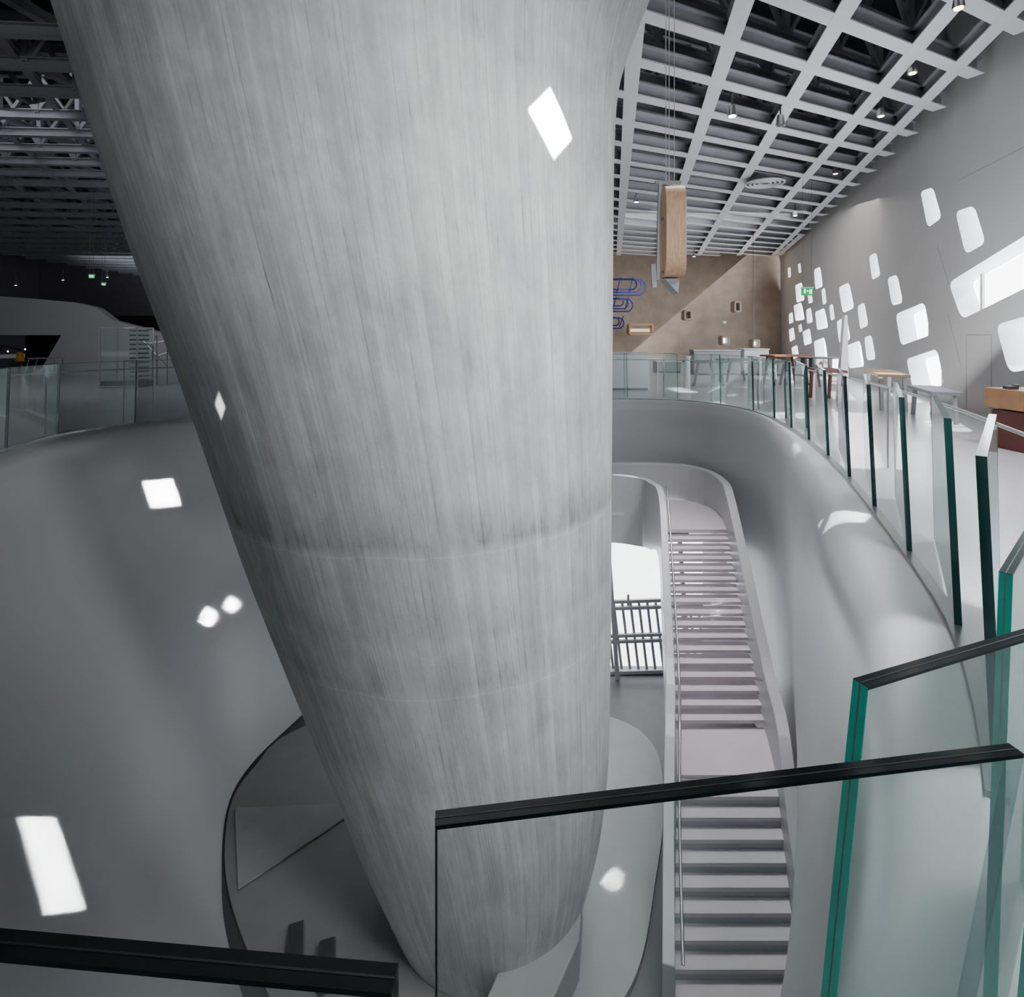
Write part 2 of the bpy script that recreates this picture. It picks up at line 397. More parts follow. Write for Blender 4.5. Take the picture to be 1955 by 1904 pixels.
for s in(a.x,b.x): dm.box(W0+U*s+NRM*(-.003)+Vector((0,0,.82)),(.01,.008,1.64),rz=math.atan2(U.y,U.x))
dm.box(W0+U*((a.x+b.x)/2)+NRM*(-.003)+Vector((0,0,1.65)),(abs(a.x-b.x),.008,.01),rz=math.atan2(U.y,U.x))
tag(dm.obj('door_1',M_line),'flush white service door in the wall',kind='structure')
jm=MB()
for (p,q) in(((1810,600),(1835,700)),((1830,345),(1955,282)),((1790,470),(1812,545))):
    a=WP(*p);b=WP(*q);jm.beam(W0+U*a.x+NRM*(-.003)+Vector((0,0,a.y)),W0+U*b.x+NRM*(-.003)+Vector((0,0,b.y)),.006,.008)
tag(jm.obj('trim_2',M_line),'fine panel joints in the white wall',kind='structure')

fw=catmull([(19.5,40.5),(16,40.6),(10,40),(3,38),(-4,37)],8,False)
v=[];f=[]
for i,p in enumerate(fw):
    for z,dy in((0,0),(3,.2),(6,1.0),(9.4,2.4)): v.append((p[0],p[1]+dy,z))
for i in range(len(fw)-1):
    for k in range(3): f.append((i*4+k,i*4+k+1,(i+1)*4+k+1,(i+1)*4+k))
tag(mesh('wall_far',v,f,M_brown,True),'brown board-marked concrete end wall leaning back',kind='structure')
for px,py,w,h,mm in((1222,629,44,18,M_yel),(1311,602,12,16,M_brown),(1382,650,12,14,M_cool),(1440,656,11,12,M_cool),(1405,586,10,18,M_brown)):
    c=P(px,py,38.0)
    e=empty('wall_niche',c)
    mb=MB();ww=w/F*38;hh=h/F*38
    for dx,dz,sx,sz in((-ww/2,0,.12,hh),(ww/2,0,.12,hh),(0,hh/2,ww,.12),(0,-hh/2,ww,.12)): mb.box(c+Vector((dx,0,dz)),(sx,.7,sz))
    mb.obj('niche_frame',M_brown if mm is not M_yel else M_wood,e,bevel=.03)
    MB().box(c+Vector((0,.25,-hh*.1)),(ww*.9,.05,hh*(.35 if mm is M_yel else .8))).obj('light_panel',mm if mm in(M_yel,M_cool) else M_brown,e)
    tag(e,'small rounded lit niche in the brown concrete wall','wall niche','niches in the end wall')

LY=24.0
def LWp(px,py): q=P(px,py,LY);return Vector((q.x,q.z))
outer=[LWp(-700,716),LWp(900,716),LWp(900,660),LWp(500,655),LWp(330,640),LWp(222,612),LWp(190,588),LWp(150,578),LWp(60,570),LWp(0,566),LWp(-700,545)]
hole=[LWp(-260,640),LWp(124,640),LWp(85,706),LWp(60,714.5),LWp(-260,714.5)]
ML=Matrix.Translation((0,LY,0))@Matrix(((1,0,0,0),(0,0,1,0),(0,1,0,0),(0,0,0,1)))
lw=wallmesh('wall_left',outer,[hole],.4,ML,M_wallw);tag(lw,'low white curved partition wall with a dark skewed opening',kind='structure')
tag(MB().box((-12,28.5,1.3),(24,.2,2.6)).obj('wall_recess',M_black),'black wall inside the dark opening',kind='structure')
tag(MB().box((-28,56,4.5),(60,.2,9.2)).obj('wall_back',M_backw),'dark lilac-grey exhibition hall wall',kind='structure')
tag(MB().box((-46,24,4.5),(.2,66,9.2)).obj('wall_side',M_backw),'dark side wall of the hall',kind='structure')
rp_=[(-46,-7),(W0.x-14.2*U.x+.4,-7),(W0.x-14.2*U.x+.4,W0.y-14.2*U.y),(W0.x+32*U.x+.4,W0.y+32*U.y),(W0.x+32*U.x+.4,58),(-46,58)]
rd=MB().prism([(x,y,9.4) for x,y in rp_][::-1],(0,0,.2)).obj('ceiling',M_roof);tag(rd,'black roof deck above the steel ceiling grid',kind='structure')

# ---------------------------------------------------------------- right ceiling grid
ZC=7.05
gr=empty('ceiling_grid',(8,20,ZC))
def wallx(y): return W0.x+(y-W0.y)*U.x/U.y-.35
longs=[]
for i in range(-1,6):
    x10=2.15+1.75*i;sl=.175+.033*i; longs.append((x10,sl))
def hit_wall(x,y,dx,dy,off=.35):
    k=U.x/U.y; return (W0.x+(y-W0.y)*k-off-x)/(dx-k*dy)
def gbeam(a,b,w,name,zo=0):
    k=Vector((0,0,1))
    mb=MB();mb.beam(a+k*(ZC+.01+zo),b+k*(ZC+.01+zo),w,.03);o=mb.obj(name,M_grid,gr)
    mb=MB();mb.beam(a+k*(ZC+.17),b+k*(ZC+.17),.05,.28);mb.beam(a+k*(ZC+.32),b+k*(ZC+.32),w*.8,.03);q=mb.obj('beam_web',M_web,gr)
for x10,sl in longs:
    y0,y1=4.0,39.0
    a=Vector((x10+(y0-10)*sl,y0,0));b=Vector((x10+(y1-10)*sl,y1,0))
    if a.x>wallx(y0):
        t=hit_wall(a.x,a.y,sl,1)
        if t>0: a=Vector((a.x+sl*t,a.y+t,0))
    gbeam(a,b,.31,'long_beam')
ea=Vector((wallx(3)-.45,3,0));eb=Vector((wallx(39)-.45,39,0))
gbeam(ea,eb,.28,'edge_beam',-.003)
y=1.2;crossy=[]
while y<37.5:
    x0=1.2+(y-8)*.10;dx,dy=1,.54-.004*y
    off=.25
    t=hit_wall(x0,y,dx,dy,off);p0=Vector((x0,y,0));p1=Vector((x0+t*dx,y+t*dy,0))
    if p1.y>39.3:
        t=(39.3-y)/dy;p1=Vector((x0+t*dx,y+t*dy,0))
    gbeam(p0,p1,.31,'cross_beam',.004)
    crossy.append((p0,p1));y+=1.62
tag(gr,'pale grey coffered steel ceiling grid','ceiling grid')
def truss(a,b,z0,z1,step,name='roof_truss',lab='dark grey steel lattice roof truss',w=.2):
    a=Vector(a);b=Vector(b);e=empty(name,(a.x,a.y,z0));L=(b-a).length;n=max(2,int(L/step))
    MB().ibeam(a+Vector((0,0,z0+.1)),b+Vector((0,0,z0+.1)),w,.22,.025).obj('bottom_chord',M_truss,e)
    MB().ibeam(a+Vector((0,0,z1)),b+Vector((0,0,z1)),w,.22,.025).obj('top_chord',M_truss,e)
    wb=MB()
    for i in range(n):
        p=a.lerp(b,i/n);q=a.lerp(b,(i+.5)/n);r=a.lerp(b,(i+1)/n)
        wb.beam(p+Vector((0,0,z0+.15)),q+Vector((0,0,z1)),.09,.09);wb.beam(q+Vector((0,0,z1)),r+Vector((0,0,z0+.15)),.09,.09)
        wb.beam(p+Vector((0,0,z0+.15)),p+Vector((0,0,z1)),.12,.12)
    o=wb.obj('web_members',M_truss,e);tag(e,lab,'roof truss','steel roof trusses')
for p0,p1 in crossy:
    truss((p0.x,p0.y+.3,0),(p1.x-.3,p1.y+.3,0),7.6,8.9,1.5)
y=7.6
while y<55:
    x0=-34 if y>14 else -22
    truss((x0,y-.05*(-x0),0),(-1.6,y+.6,0),7.0,8.7,2.0,lab='blue-grey steel lattice roof truss in the dark hall')
    y+=1.35 if y<20 else 1.9
x=-38
while x<-2:
    mb=MB();mb.ibeam((x,4,7.55),(x+6,55,7.55),.18,.2,.02)
    tag(mb.obj('roof_purlin',M_truss),'grey steel purlin tying the roof trusses','steel beam','steel purlins');x+=1.9
for i in range(16):
    a=Vector((-3-i*1.9,5.0,7.25));b=Vector((-15-i*1.9,30,7.25))
    tag(MB().ibeam(a,b,.13,.14,.015).obj('roof_brace',M_truss),'thin diagonal steel roof brace','steel beam','diagonal roof braces')

def spot(px,py,d,mm,s=.09):
    c=P(px,py,d);e=empty('ceiling_spotlight',c)
    MB().cyl(c,s,s*2.2,20,s*.7).obj('lamp_housing',M_steel,e,True)
    MB().cyl(c+Vector((0,0,-.012)),s*.7,.012,20).obj('lamp_lens',mm,e)
    MB().tube([c+Vector((0,0,s*2.2)),c+Vector((0,0,s*2.2+.6))],.02,6).obj('lamp_stem',M_dsteel,e)
    tag(e,'small round metal ceiling spotlight, lit','ceiling spotlight','ceiling spotlights')
for q in((1398,222,12.8,M_cool,.11),(1742,140,11.6,M_warm,.09),(1682,222,13.6,M_warm,.09),(1830,16,9.0,M_warm,.09),(1595,332,19,M_warm,.09),(1215,386,22,M_cool,.11),(1518,412,25,M_warm,.10),(1490,240,13.6,M_dsteel,.11),(1325,490,36,M_cool,.10),(30,545,40,M_warm,.08),(120,535,42,M_cool,.08),(205,530,40,M_warm,.08)): spot(*q)
c=P(1460,350,19.8);e=empty('ceiling_air_diffuser',c)
mb=MB()
for r in(.62,.48,.34,.2): mb.tube([c+Vector((math.cos(a*math.pi/16)*r,math.sin(a*math.pi/16)*r,0)) for a in range(32)],.035,8,True)
mb.obj('diffuser_rings',M_grid,e,True);MB().cyl(c+Vector((0,0,.03)),.6,.08,32).obj('diffuser_plate',M_dsteel,e)
tag(e,'round white ringed air diffuser in the ceiling grid','air diffuser')

# ---------------------------------------------------------------- glass balustrade
bal=empty('glass_balustrade',(0,0,0))
def panel(a,b,z0=0.0,z1=1.1,lean=(0,0),th=.018,lean2=None,near=False,label=None,edge=None,tops=None,glass=None,edge2=None):
    a=Vector((a[0],a[1],0));b=Vector((b[0],b[1],0));u=(b-a).normalized();n=Vector((-u.y,u.x,0))*th/2
    l=Vector((lean[0],lean[1],0));l2=l if lean2 is None else Vector((lean2[0],lean2[1],0))
    A=Vector((0,0,z0));B=Vector((0,0,z1));Bb=Vector((0,0,tops if tops else z1))
    g=glass or (M_glassn if near else M_glass)
    e=MB().hexa([a-n+A-l,b-n+A-l2,b+n+A-l2,a+n+A-l,a-n+B,b-n+Bb,b+n+Bb,a+n+B]).obj('glass_panel',g,bal)
    w=.010 if not near else .002;nn=n*1.06
    for (p,s,ll,T,em) in((a,1,l,B,edge),(b,-1,l2,Bb,edge2 or edge)):
        q=p+u*s*w
        o=MB().hexa([p-nn+A-ll,q-nn+A-ll,q+nn+A-ll,p+nn+A-ll,p-nn+T,q-nn+T,q+nn+T,p+nn+T] ).obj('end_edge',em or (M_edge_d if near else M_edge_m))
        o.parent=e
    k=Vector((0,0,.004))
    o=MB().hexa([a-nn+B-k,b-nn+Bb-k,b+nn+Bb-k,a+nn+B-k,a-nn+B+k*.2,b-nn+Bb+k*.2,b+nn+Bb+k*.2,a+nn+B+k*.2]).obj('top_edge',M_edge_d);o.parent=e
    if near:
        m_=n*.10
        o=MB().hexa([a-m_+B,b-m_+Bb,b+m_+Bb,a+m_+B,a-m_+B+k*.3,b-m_+Bb+k*.3,b+m_+Bb+k*.3,a+m_+B+k*.3]).obj('interlayer',M_dsteel);o.parent=e
        q=a-u*.0006
        o=MB().hexa([q-m_+A-l,a-m_+A-l,a+m_+A-l,q+m_+A-l,q-m_+B,a-m_+B,a+m_+B,q+m_+B]).obj('interlayer',M_line);o.parent=e
    if label:e["label"]=label
    return e
Ls=[0]
for i in range(1,ncol+1): Ls.append(Ls[-1]+(rim[i%ncol]-rim[i-1]).length)
def rimat(s):
    s%=Ls[-1]
    for i in range(ncol):
        if Ls[i]<=s<=Ls[i+1]:
            t=(s-Ls[i])/(Ls[i+1]-Ls[i]);return rim[i].lerp(rim[(i+1)%ncol],t)
def outw(p): d=Vector((p.x,p.y,0))-Vector((-1,8,0));return d.normalized()
tot=Ls[-1];s=2.5;k=0
while s<tot-1.6:
    right=s<15
    st_=1.2 if right else 1.25
    a=rimat(s);b=rimat(s+st_+(.45 if right else .12));oa=outw(a);ob=outw(b)
    panel(a+oa*.02,b+ob*(.33 if right else .17),0.03,1.18,lean=tuple((-oa*.05)[:2]),lean2=tuple((-ob*.02)[:2]),th=.034)
    s+=st_;k+=1
railpts=[]
s=3.2
while s<tot-1.2:
    p=rimat(s);o=outw(p);railpts.append(p+o*.66+Vector((0,0,1.0)));s+=.4
MB().tube(railpts,.014,10).obj('handrail',M_steel,bal,True)
for i in range(5,len(railpts),7):
    p=railpts[i];MB().tube([p+Vector((0,0,-1)),p],.012,8).obj('rail_post',M_steel,bal)
s=2.3
sh=MB();pts=[]
while s<tot-1.4:
    p=rimat(s);pts.append(p+outw(p)*.06+Vector((0,0,.012)));s+=.3
for a,b in zip(pts,pts[1:]): sh.beam(a,b,.07,.03)
sh.obj('base_channel',M_steel,bal)
panel((-.087,.655),(.67,.765),-.05,1.1,lean2=(.27,.04),th=.020,near=True,edge2=M_glassb,edge=M_edge_m,label='thick green-edged glass panel with dark top edge')
panel((-.95,.56),(-.1,.492),-.05,1.1,th=.022,near=True,label='thick green-edged glass panel with dark top edge')
panel((.55,.91),(1.05,1.10),-.05,1.1,lean=(.13,0.02),th=.024,near=True,edge=M_edge_t,glass=M_glassb,label='thick glass panel with bright teal end edge')
panel((1.14,1.33),(1.6,1.75),-.05,1.1,lean=(.06,0.02),th=.024,near=True,edge=M_edge_t,glass=M_glassb,label='thick glass panel with bright teal end edge')
tag(bal,'frameless balustrade of overlapping greenish glass panels around the void','balustrade')

# ---------------------------------------------------------------- staircase
st=empty('staircase',(3.4,9,-6.05))
TL,TR=Vector((3.2,12.0)),Vector((4.50,12.0));ML_,MR_=Vector((2.67,9.39)),Vector((4.13,9.39));NL,NR=Vector((2.40,8.38)),Vector((3.86,8.38));BL,BR=Vector((1.85,6.6)),Vector((3.30,6.6))
def tread(a,b,c,d,z,th,name='tread'):
    mb=MB().hexa([(c.x,c.y,z-th),(d.x,d.y,z-th),(b.x,b.y,z-th),(a.x,a.y,z-th),(c.x,c.y,z),(d.x,d.y,z),(b.x,b.y,z),(a.x,a.y,z)])
    return mb.obj(name,M_stair,st)
NU=16
for i in range(NU):
    t0=(i-.75)/NU;t1=(i+1.15)/NU;z=-2.4-(i+1)*(2.35/(NU+1))
    tread(TL.lerp(ML_,t0),TR.lerp(MR_,t0),TL.lerp(ML_,t1),TR.lerp(MR_,t1),z,.055)
tread(ML_,MR_,NL,NR,-4.75,.07,'mid_landing')
NLn=9
for i in range(NLn):
    t0=i/NLn;t1=(i+1.15)/NLn;z=-4.75-(i+1)*(1.32/(NLn+1))
    tread(NL.lerp(BL,t0),NR.lerp(BR,t0),NL.lerp(BL,t1),NR.lerp(BR,t1),z,.05)
    a=NL.lerp(BL,t0);b=NR.lerp(BR,t0)
    MB().hexa([(a.x,a.y-.02,z-.0),(b.x,b.y-.02,z),(b.x,b.y,z),(a.x,a.y,z),(a.x,a.y-.02,z+.08),(b.x,b.y-.02,z+.08),(b.x,b.y,z+.08),(a.x,a.y,z+.08)]).obj('riser',M_web,st)
lp=[(3.2,12.0),(4.5,12.0),(4.62,12.6),(4.7,13.5),(4.3,14.1),(3.4,14.25),(1.0,14.3),(1.0,13.2),(2.9,13.15),(3.15,12.8)]
MB().prism([(x,y,-2.47) for x,y in lp],(0,0,.07)).obj('upper_landing',M_stair,st)
def band(pts,th,name,m=M_white):
    c=catmull([Vector(p[:3]) for p in pts],6,False);bz=catmull([Vector((p[3],0,0)) for p in pts],6,False)
    v=[];f=[]
    for i,p in enumerate(c):
        d=c[min(i+1,len(c)-1)]-c[max(i-1,0)];d.z=0;d.normalize();n=Vector((-d.y,d.x,0))*th/2
        zb=bz[i].x
        v+= [p-n,p+n,Vector((p.x+n.x,p.y+n.y,zb)),Vector((p.x-n.x,p.y-n.y,zb))]
    for i in range(len(c)-1):
        for k in range(4): f.append((i*4+k,i*4+(k+1)%4,(i+1)*4+(k+1)%4,(i+1)*4+k))
    m_=len(c)-1;f+=[(0,3,2,1),(m_*4,m_*4+1,m_*4+2,m_*4+3)]
    o=mesh(name,v,f,m,False,st);b=o.modifiers.new('b','BEVEL');b.width=.012;b.segments=2;b.limit_method='ANGLE';b.angle_limit=math.radians(50)
    return o
band([(0.6,13.25,-1.55,-3.1),(2.2,13.25,-1.55,-3.1),(2.9,13.15,-1.6,-3.15),(3.10,12.8,-1.62,-3.1),(3.12,12.0,-1.7,-3.0),(2.86,10.7,-2.75,-4.1),(2.58,9.39,-3.85,-5.1),(2.30,8.38,-4.0,-5.25),(2.04,7.5,-4.65,-5.8),(1.74,6.4,-5.35,-6.1)],.14,'left_stringer')
band([(0.6,14.45,-1.55,-3.1),(2.5,14.45,-1.55,-3.1),(4.0,14.35,-1.55,-3.0),(4.62,13.9,-1.58,-2.9),(4.76,13.0,-1.62,-3.0),(4.56,12.0,-1.75,-3.1),(4.37,10.7,-2.75,-4.2),(4.19,9.39,-3.85,-5.2),(3.93,8.38,-4.0,-5.3),(3.67,7.5,-4.65,-5.8),(3.37,6.4,-5.35,-6.1)],.17,'right_stringer')
rp=catmull([Vector(p) for p in((3.28,12.3,-1.6),(3.24,12.0,-1.68),(2.99,10.7,-2.75),(2.72,9.39,-3.85),(2.44,8.38,-4.02),(2.18,7.5,-4.65),(1.9,6.4,-5.35))],6,False)
MB().tube(rp,.02,10).obj('stair_handrail',M_steel,st,True)
tag(st,'white steel staircase with open treads and solid curved parapets','staircase')

WY=13.0
lw2=mesh('window_40',[(-.5,WY+.3,-6.1),(4.4,WY+.3,-6.1),(4.4,WY+.3,-3.0),(-.5,WY+.3,-3.0)],[(0,1,2,3)],M_sky2);tag(lw2,'large daylight glazing of the lower level',kind='structure')
fr=MB()
for x in(1.2,2.28,3.9): fr.beam((x+.1,WY,-6.1),(x-.12,WY,-3.0),.09,.10)
for z in(-4.35,-4.5,-5.12,-5.25,-5.95): fr.beam((.3,WY,z-.08),(4.3,WY,z+.05),.07,.07)
fr.beam((2.62,WY,-4.45),(2.62,WY,-4.2),.05,.05)
x=1.05
while x<4.3:
    fr.beam((x+.10,WY+.05,-5.9),(x-.08,WY+.05,-4.4),.055,.06);x+=.19
o=fr.obj('mullion',M_bracket);parent(o,lw2)
tag(MB().box((2.0,13.45,-6.05),(5.0,.6,.12)).obj('trim_1',M_dsteel),'dark sill below the lower glazing',kind='structure')

fpp=[(-.42,5.6),(.32,5.6),(.42,6.2),(.80,6.85),(.92,7.5),(.7,7.35),(.3,7.0),(-.05,6.75),(-.3,6.2)]
fp=MB().prism([(x,y,-6.04) for x,y in fpp],(0,0,.5)).obj('foot_parapet',M_plinth,bevel=.02)
tag(fp,'low angular pale collar hugging the foot of the concrete column','low wall')
for (px,py,L,rz) in((566,1830,.62,.35),(625,1855,.5,.3)):
    p=PZ(px,py,-6.0)
    o=MB().box(p+Vector((0,0,.08)),(.2,L,.16),rz=rz).obj('floor_bench',M_dsteel,bevel=.02);tag(o,'small dark slanted bench on the round platform','bench','dark benches on the platform')

# ---------------------------------------------------------------- hanging plywood unit
c=P(1284,445,9.0);hg=empty('hanging_plywood_loudspeaker',c+Vector((0,0,.9)))
w=.30;hh=.70;dp=.38
prof=[]
for k in range(48):
    a=2*math.pi*k/48;ca,sa=math.cos(a),math.sin(a)
    prof.append(Vector((0,math.copysign(abs(ca)**.5,ca)*dp,math.copysign(abs(sa)**.5,sa)*hh)))
rt=Matrix.Rotation(-.12,3,'Z')
MB().prism([c+rt@(p+Vector((-w/2,0,0))) for p in prof],rt@Vector((w,0,0))).obj('plywood_body',M_wood,hg,bevel=.01)
fm=MB()
fm.beam(c+Vector((-.26,-.1,-.75)),c+Vector((-.22,-.1,.78)),.05,.07);fm.beam(c+Vector((-.30,-.1,.76)),c+Vector((.1,-.1,.76)),.06,.05);fm.beam(c+Vector((-.33,-.1,-.5)),c+Vector((-.31,-.1,-.86)),.07,.06);fm.beam(c+Vector((-.34,-.1,-.62)),c+Vector((-.15,-.1,-.62)),.04,.04);fm.beam(c+Vector((-.24,-.1,.2)),c+Vector((-.1,-.1,.2)),.04,.04)
fm.obj('steel_bracket',M_bracket,hg)
cb=MB()
for dx in(-.13,-.08,.0): cb.tube([c+Vector((dx,-.1,.78)),c+Vector((dx,-.1,4.6))],.006,6)
cb.obj('suspension_cable',M_grid,hg)
MB().prism([c+Vector(p) for p in((-.15,-.1,-.72),(.08,-.1,-.72),(.06,-.1,-.95))],(0,.3,0)).obj('lower_fin',M_bracket,hg)
tag(hg,'birch plywood rounded unit hanging on steel bracket and cables','hanging unit')

for (px,py,w_,h_,n) in((1190,546,78,30,3),(1182,580,44,24,3),(1172,614,30,20,2)):
    e=empty('blue_tube_sculpture',P(px,py,33))
    for j in range(n):
        c=P(px-j*5+4,py-j*3+3,33-j*.25);W_=(w_-8*j)/F*33/2;H_=(h_-5*j)/F*33/2
        pts=[]
        for k in range(40):
            a=2*math.pi*k/40;x=math.cos(a)*H_+(W_-H_)*(1 if math.cos(a)>0 else -1);pts.append(c+Vector((x,0,math.sin(a)*H_)))
        MB().tube(pts,.04,8,True).obj('tube_loop',M_blue,e,True)
    for q in(-.4,.3):
        c=P(px,py,33);MB().tube([c+Vector((q,-.1,-h_/F*16)),c+Vector((q+.15,-.5,h_/F*16))],.03,8).obj('tube_rung',M_blue,e)
    tag(e,'blue bent-tube loop sculpture mounted on brown wall','wall sculpture','blue tube sculptures')

# ---------------------------------------------------------------- furniture
def counter(px0,px1,pyb,pyt,depth,m,name,lab,cat,top=None):
    d=F*EYE/(pyb-HY);a=P(px0,pyb,d);b=P(px1,pyb,d);h=EYE-(pyt-HY)/F*d
    e=empty(name,((a.x+b.x)/2,d+depth/2,0))
    MB().box(((a.x+b.x)/2,d+depth/2,(h-.05)/2),(b.x-a.x,depth,h-.05)).obj('counter_body',m,e,bevel=.01)
    MB().box(((a.x+b.x)/2,d+depth/2,h-.02),(b.x-a.x+.06,depth+.06,.04)).obj('counter_top',top or M_paper,e,bevel=.008)
    MB().box(((a.x+b.x)/2,d+depth/2,.03),(b.x-a.x-.1,depth+.02,.06)).obj('counter_kick',M_dsteel,e)
    tag(e,lab,cat);return e
counter(1100,1240,745,674,1.0,M_paper,'white_counter','white counter block beyond the glass balustrade','counter')
counter(1421,1468,716,666,.8,M_paper,'reception_counter','white reception counter with light top','counter')
counter(1325,1414,716,668,.6,M_web,'grey_counter','long grey reception counter with steel top','counter',M_steel)
counter(1255,1300,712,690,.8,M_web,'display_counter','low grey display counter','counter')
def table(px,py,L,Wd,h,rz,top,leg,name,lab):
    p=PZ(px,py,0);e=empty(name,p);R=Matrix.Rotation(rz,3,'Z')
    MB().box(p+Vector((0,0,h-.03)),(L,Wd,.06),rz=rz).obj('table_top',top,e,bevel=.01)
    for sx in(-1,1):
        for sy in(-1,1):
            q=p+R@Vector((sx*(L/2-.1),sy*(Wd/2-.08),0));q2=p+R@Vector((sx*(L/2-.25),sy*(Wd/2-.08),0));MB().beam(q,q2+Vector((0,0,h-.06)),.07,.05).obj('leg',leg,e)
    tag(e,lab,'table')
table(1345,735,1.2,.8,.8,.1,M_dsteel,M_dsteel,'dark_table','dark grey table with splayed legs')
table(1405,728,1.2,.8,.8,.1,M_dsteel,M_dsteel,'dark_table','dark grey table with splayed legs')
table(1500,735,1.5,.7,1.0,.3,M_orange,M_red,'exhibit_table','orange-topped exhibit table on dark red legs')
table(1577,765,1.5,.6,.8,1.3,M_red,M_red,'exhibit_table','dark red exhibit table on dark red legs')
table(1690,775,2.2,.6,.8,1.15,M_wood,M_web,'long_table','long light wooden table with grey legs')
table(1782,800,1.6,.5,.6,1.2,M_web,M_web,'grey_bench_table','grey laminated display table')
p=PZ(1312,742,0);e=empty('white_bollard',p);MB().cyl(p,.09,.95,24).obj('bollard_post',M_paper,e,True);MB().cyl(p+Vector((0,0,.95)),.12,.05,24).obj('bollard_cap',M_paper,e,True);tag(e,'slim white cylindrical stand beyond the balustrade','stand')
d_=17.0;p=P(1567,700,d_);p.z=0;e=empty('mirror_drum_exhibit',p);MB().cyl(p+Vector((0,0,.55)),.56,.42,48).obj('mirror_drum',mat('mirror_steel',(.7,.7,.7),.08,1),e,True);MB().cyl(p,.12,.55,24).obj('drum_stem',M_dsteel,e);MB().cyl(p+Vector((0,0,.97)),.60,.03,48).obj('drum_rim',M_dsteel,e,True);tag(e,'round polished steel drum exhibit on a stem','exhibit')
d_=14.5
fin=[P(1600,HY,d_),P(1621,HY,d_)];zt=P(1614,602,d_).z
o=MB().prism([(fin[0].x,d_,0),(fin[1].x,d_,0),(P(1618,0,d_).x,d_,zt),(P(1613,0,d_).x,d_,zt)],(0,.12,0)).obj('white_fin_exhibit',M_paper);tag(o,'tall white tapering fin standing on the exhibit floor','exhibit')
d_=F*EYE/(868-HY);a=P(1887,868,d_);a.x+=.45;zt=EYE-(747-HY)/F*d_;zm=EYE-(786-HY)/F*d_
e=empty('drawer_bench',(a.x+.6,d_+.3,0))
MB().box((a.x+.62,d_+.3,(zm-.03)/2),(1.05,.6,zm-.03)).obj('red_drawer_body',M_red,e,bevel=.01)
MB().box((a.x+.6,d_+.3,(zm+zt)/2),(1.2,.66,zt-zm)).obj('wooden_top_box',M_oak,e,bevel=.01)
MB().box((a.x+.5,d_-.01,zm*.6),(.3,.02,.03)).obj('handle',M_steel,e)
tag(e,'wooden box bench with dark red drawer below','bench cabinet')
o=MB().box((a.x+.12,d_+.3,zt+.025),(.16,.1,.045)).box((a.x+.19,d_+.3,zt+.055),(.06,.08,.02)).obj('black_device',M_dsteel,bevel=.008);tag(o,'small black device lying on the wooden bench','device')
def exitsign(px,py,d,s=1.0):
    c=P(px,py,d);e=empty('exit_sign',c);w=.42*s;h=.27*s
    MB().box(c,(w,.05,h)).obj('sign_box',M_green,e)
    m=MB();y=-.03
    m.box(c+Vector((-.10*s,y,.02*s)),(.07*s,.008,.16*s));m.prism([c+Vector((-.02*s,y,-.02*s)),c+Vector((-.02*s,y,.06*s)),c+Vector((.05*s,y,.02*s))],(0,-.005,0));m.box(c+Vector((.11*s,y,0)),(.10*s,.008,.17*s))
    m.obj('pictogram',M_signw,e)
    MB().box(c+Vector((0,0,h/2+.015)),(w+.03,.07,.03)).obj('sign_housing',M_grid,e)
    cc=MB()
    for dx in(-w*.4,w*.4): cc.tube([c+Vector((dx,0,h/2)),Vector((c.x+dx,c.y,7.1))],.006,6)
    cc.obj('hanging_rod',M_dsteel,e)
    tag(e,'green illuminated emergency exit pictogram sign, hanging','exit sign','hanging exit signs')
exitsign(1541,557,20,.95);exitsign(1383,616,34,.45);exitsign(175,528,22,.45);exitsign(198,543,23,.35)
o=MB().tube([P(1438,655,30),Vector((P(1438,655,30).x,30,7.1))],.012,6).obj('hanging_wire',M_dsteel);tag(o,'thin wire hanging from the ceiling grid','wire')

def case(px0,px1,pyt,d):
    a=P(px0,HY,d);b=P(px1,HY,d);h=EYE-(pyt-HY)/F*d;e=empty('glass_display_case',((a.x+b.x)/2,d,0));w=b.x-a.x
    MB().box(((a.x+b.x)/2,d+.4,h/2),(w,.8,h-.1)).obj('case_glass',M_glassn,e)
    m=MB()
    for x in(a.x,b.x):
        for yy in(d,d+.8): m.beam((x,yy,0),(x,yy,h),.04,.04)
    for z in(.04,h):
        for yy in(d,d+.8): m.beam((a.x,yy,z),(b.x,yy,z),.04,.04)
    m.obj('case_frame',M_bracket,e)
    m=MB()
    for k in range(12): m.box((b.x-w*.16,d+.4,.2+k*h/13),(w*.26,.5,.05))
    m.obj('case_shelves',M_dsteel,e)
    MB().box(((a.x+b.x)/2,d+.4,.1),(w,.8,.2)).obj('case_base',M_dsteel,e)
    tag(e,'tall glass display case with slim grey steel frame','display case')
case(190,262,626,18)
e=empty('wire_frame_exhibit',P(290,700,19));m=MB()
for a,b in(((265,640),(320,700)),((250,660),(320,650)),((262,700),(300,640)),((262,690),(320,672))): m.tube([P(*a,19),P(*b,19.5)],.02,6)
m.obj('wire_rods',M_steel,e);m=MB()
for px in(262,300,320):
    p=P(px,640,19.2);m.tube([(p.x,p.y,0),(p.x,p.y,EYE)],.025,6)
m.obj('wire_stand',M_dsteel,e);tag(e,'thin steel rod frame exhibit','exhibit')
p=P(38,700,25.5);e=empty('amber_exhibit',(p.x,p.y,0))
MB().box((p.x,p.y,.25),(.5,.4,.5)).obj('exhibit_base',M_dsteel,e,bevel=.02);MB().cyl((p.x,p.y,.5),.18,.4,20,.1).obj('amber_lamp_body',mat('amber_plastic',(.5,.25,.03),.4,emit=(1,.5,.05),es=.03),e,True)
